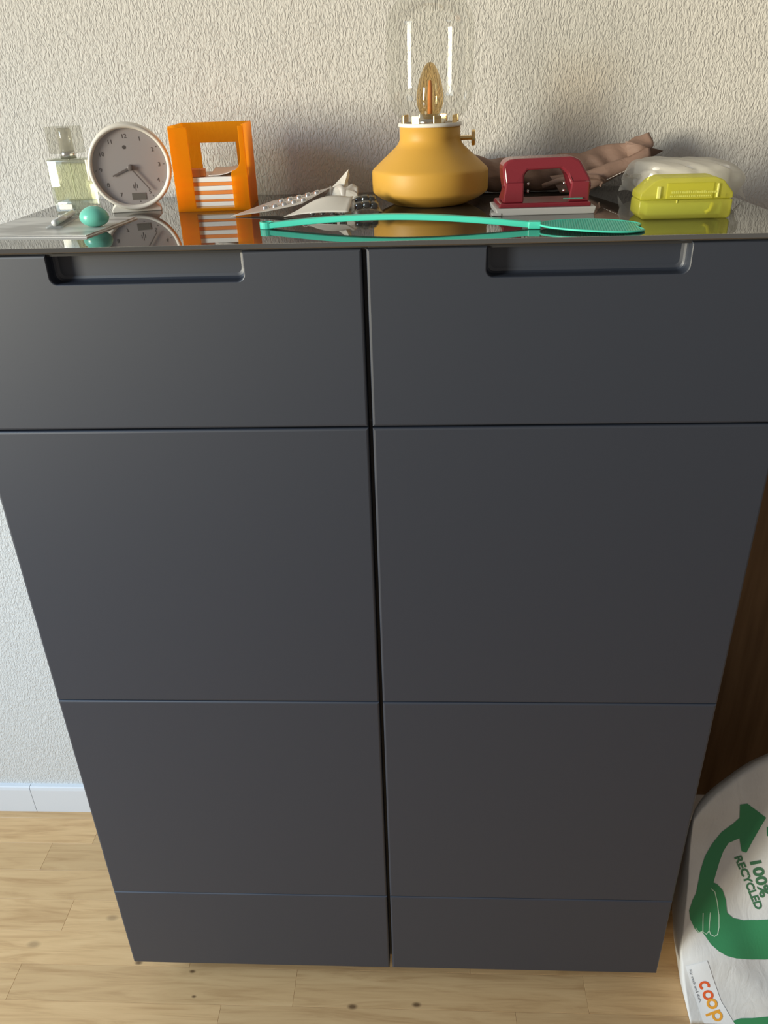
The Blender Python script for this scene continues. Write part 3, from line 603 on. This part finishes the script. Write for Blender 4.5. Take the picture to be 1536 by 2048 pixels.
# ================================================================== LIME BOX AND CLEAR BAG
yl, yr = onz(1277, 440, T), onz(1460, 436, T); YW = (yr-yl).length; h = YW/2
yb = thing('plastic_case', 'lime yellow translucent plastic case with sloping corners beside the fly swatter head', 'plastic case', (*((yl+yr)/2).xy, T), math.atan2(yr.y-yl.y, yr.x-yl.x)*.5)
lime = bpy.data.materials.new('lime_plastic'); lime.use_nodes = True; n = lime.node_tree.nodes; l = lime.node_tree.links; b = n['Principled BSDF']
b.inputs['Base Color'].default_value = (.76, .73, .13, 1); b.inputs['Roughness'].default_value = .18; b.inputs['Specular IOR Level'].default_value = .6
tr = n.new('ShaderNodeBsdfTranslucent'); tr.inputs[0].default_value = (.90, .88, .14, 1); tp = n.new('ShaderNodeBsdfTransparent'); tp.inputs[0].default_value = (.95, .95, .50, 1)
a1 = n.new('ShaderNodeMixShader'); a1.inputs[0].default_value = .4; l.new(b.outputs[0], a1.inputs[1]); l.new(tr.outputs[0], a1.inputs[2])
a2 = n.new('ShaderNodeMixShader'); a2.inputs[0].default_value = .46; l.new(a1.outputs[0], a2.inputs[1]); l.new(tp.outputs[0], a2.inputs[2]); l.new(a2.outputs[0], n['Material Output'].inputs[0])
YH = .0415
body = [(-h+.004, 0), (h-.003, 0), (h, .003), (h, .024), (h-.001, .0265), (h-.014, YH-.003), (h-.020, YH), (-h+.020, YH), (-h+.012, YH-.003), (-h-.001, .0265), (-h-.001, .005)]
def case_shell(z_from, z_to, name):
    pass
from_bm('case_bottom', prism_bm([(-h+.004, 0), (h-.003, 0), (h, .003), (h, .0195), (-h-.001, .0195), (-h-.001, .005)], 0, .040, .0016, 3), lime, yb, True)
lid = from_bm('case_lid', prism_bm([(-h-.001, .0200), (h, .0200), (h-.0005, .0260), (h-.012, YH-.003), (h-.020, YH), (-h+.022, YH), (-h+.013, YH-.003), (-h-.0005, .0265)], .0006, .040, .0016, 3), lime, yb, True)
box('raised_panel', (-h+.026, h-.022, -.0010, .0012, .0205, YH-.005), lime, lid, .0008, 2)
box('lid_rib', (-h+.016, -h+.020, -.0016, .001, .0215, YH-.008), mat('lime_light', (.74, .72, .20), .3), lid, .0007, 2)
box('lid_rib', (h-.0185, h-.0165, -.0014, .001, .0215, YH-.006), mat('lime_light', (0, 0, 0)), lid, .0005, 2)
eb = bmesh.new()
for i in range(22):
    x = -h+.031+.00225*i; wd = random.uniform(.0012, .0019); hh = random.uniform(.0018, .0028); box_bm(x, x+wd, -.0013, -.0009, .0262, .0262+hh, 0, 1, eb)
for i in range(20):
    x = -h+.030+.0022*i; wd = random.uniform(.0010, .0018); box_bm(x, x+wd, -.0013, -.0009, .0228, .0242, 0, 1, eb)
o = from_bm('embossed_lettering', eb, mat('lime_emboss', (.62, .62, .13), .35), lid)
box('latch', (-.011, -.0100, -.0008, .001, .0165, .0195), mat('lime_light', (0, 0, 0)), yb)
from_bm('clip', tube_bm([(h-.027, .003, .006), (h-.022, .003, .0085), (h-.020, .003, .0155)], .0021, 8), mat('lime_light', (0, 0, 0)), yb, True)
box('hinge_pin', (h-.0005, h+.002, .020, .024, .018, .022), dark, yb)
ins = box('content', (-h+.008, h-.008, .006, .034, .003, .016), mat('content_green', (.40, .47, .30), .6), yb, .002, 2)

pk = thing('plastic_bag', 'crumpled clear plastic bag with a white packet behind the lime case', 'plastic bag', (*ony(1355, 340, .245).xy, T))
pbm = thin_glass('bag_film', (.90, .90, .88), 3.0, .12, 1.5, ((.85, .83, .79), .38))
pcx = pk.location.x
def spow(t, k): return math.copysign(abs(t)**k, t)
fcx = .378
def film(u, v):
    a = 2*math.pi*v; ca, sa = math.cos(a), math.sin(a); q = 2*u-1; r = max(.0, 1-abs(q)**6)**.5
    y = .243+.057*spow(ca, .55)*(.7+.3*r); z = .0245+.0225*spow(sa, .5)*(.18+.82*r)
    if sa > 0: z += .0016*math.sin(17*u+5*ca)+.0012*math.sin(37*u+9*ca)-.003*u
    y += .002*math.sin(23*u+6*sa)
    return Vector((fcx+.062*q-pcx+.002*math.sin(a*3), y-pk.location.y, max(.0006, z)))
grid('film', film, 44, 48, pbm, pk, 0, True, True)
from_bm('packet', box_bm(fcx-.048-pcx, fcx+.046-pcx, .196-pk.location.y, .290-pk.location.y, .0015, .0425, .006, 3), mat('packet_white', (.82, .80, .76), .6), pk, True)
tail = [onz(1236, 383, T+.002), ony(1262, 352, .20), ony(1300, 350, .21), ony(1290, 385, .17)]
grid('film_tail', lambda u, v: quad_fn(*tail, bow=.006)(u, v)+Vector((0, .004*math.sin(9*v), .002*math.sin(14*u+4*v)))-pk.location, 14, 10, pbm, pk)
tail2 = [ony(1450, 352, .23), onz(1492, 394, T+.001), ony(1462, 392, .19), ony(1440, 372, .19)]
grid('film_tail', lambda u, v: quad_fn(*tail2, bow=.003)(u, v)+Vector((0, 0, .002*math.sin(11*u+5*v)))-pk.location, 12, 8, pbm, pk)

# ================================================================== FLY SWATTER
teal = mat('teal_plastic', (.075, .66, .50), .35, spec=.5)
h0, h1 = onz(536, 459, T), onz(1078, 460, T); h0.y += .006; h1.y += .010; d = Vector((h1.x-h0.x, h1.y-h0.y, 0)); HL = d.length
sw = thing('fly_swatter', 'turquoise plastic fly swatter with bowed handle lying on the glass top', 'fly swatter', (h0.x, h0.y, T), math.atan2(d.y, d.x))
N = 40; pf = []
def hz(t): return .0004+.0095*math.sin(math.pi*t)**1.0*(1.0-.12*t)
bm = bmesh.new(); prev = None
sec = [(-.0055, .0006), (-.0049, 0), (.0049, 0), (.0055, .0006), (.0055, .0050), (.0047, .0058), (-.0047, .0058), (-.0055, .0050)]
for i in range(N+1):
    t = i/N; wsc = 1.0-.25*t; ring_ = [bm.verts.new((HL*t, yy*wsc, hz(t)+zz_)) for yy, zz_ in sec]
    if prev:
        for k in range(8): bm.faces.new((prev[k], prev[(k+1) % 8], ring_[(k+1) % 8], ring_[k]))
    else: bm.faces.new(ring_)
    prev = ring_
bm.faces.new(prev); from_bm('handle', bm, teal, sw)
lp = []
for i in range(20):
    a = 2*math.pi*i/20; lp.append((-.002+.0078*math.cos(a), .0068*math.sin(a)))
bm = bmesh.new()
o_ = []
for x, y in lp:
    r = math.hypot(x+.002, y); k = (r-.0024)/r; o_.append([bm.verts.new(((x+.002)*s-.002, y*s, z)) for s, z in ((1, .0003), (1, .0072), (k, .0072), (k, .0003))])
for i in range(20):
    a, c = o_[i], o_[(i+1) % 20]
    for k in range(4): bm.faces.new((a[k], a[(k+1) % 4], c[(k+1) % 4], c[k]))
from_bm('hang_loop', bm, teal, sw)
box('neck_collar', (HL-.010, HL+.003, -.0062, .0062, .0003, .0074), teal, sw, .001, 2)
# head: leaf-shaped rim and woven screen
HX, HLn, HWd = HL+.002, .108, .044
def rim(t):
    """outline of the head, t in 0..1 round"""
    a = 2*math.pi*t; x = (1-math.cos(a))/2; s = math.sin(a); wv = abs(s)**.8*(.62+.55*x-.22*x*x)
    xx = x*HLn
    if x > .93: xx -= .010*((x-.93)/.07)*(1-min(1, abs(s)*2.2))
    return Vector((HX+xx, math.copysign(wv*HWd, s), .0012))
RP = [rim(i/72) for i in range(72)]
def head_z(x): q = (x-HX)/HLn; return .0012+.0030*(1-q)**2+.0012*math.sin(math.pi*q)
for p in RP: p.z = head_z(p.x)
from_bm('head_rim', tube_bm(RP, .0011, 8, True), teal, sw, True)
scr = bmesh.new()
def inside_span(x):
    ys = []
    for a, c in zip(RP, RP[1:]+RP[:1]):
        if (a.x-x)*(c.x-x) < 0: t = (x-a.x)/(c.x-a.x); ys.append(a.y+(c.y-a.y)*t)
    ys.sort(); return list(zip(ys[::2], ys[1::2]))
def span_x(y):
    s = []
    for a, c in zip(RP, RP[1:]+RP[:1]):
        if (a.y-y)*(c.y-y) < 0: t = (y-a.y)/(c.y-a.y); s.append(a.x+(c.x-a.x)*t)
    s.sort(); return list(zip(s[::2], s[1::2]))
x = HX+.002
while x < HX+HLn:
    for a, c in inside_span(x): box_bm(x-.00065, x+.00065, a, c, head_z(x)-.0005, head_z(x)+.0005, 0, 1, scr)
    x += .0026
y = -HWd
while y < HWd:
    for a, c in span_x(y):
        k = max(2, int((c-a)/.012)); 
        for i in range(k):
            xa, xc = a+(c-a)*i/k, a+(c-a)*(i+1)/k; za, zc_ = head_z(xa), head_z(xc)
            vs = [scr.verts.new(p) for p in ((xa, y-.00065, za-.0004), (xc, y-.00065, zc_-.0004), (xc, y+.00065, zc_-.0004), (xa, y+.00065, za-.0004), (xa, y-.00065, za+.0004), (xc, y-.00065, zc_+.0004), (xc, y+.00065, zc_+.0004), (xa, y+.00065, za+.0004))]
            for q in ((0, 1, 2, 3), (4, 7, 6, 5), (0, 4, 5, 1), (3, 2, 6, 7)): scr.faces.new([vs[j] for j in q])
    y += .0026
from_bm('screen', scr, teal, sw)
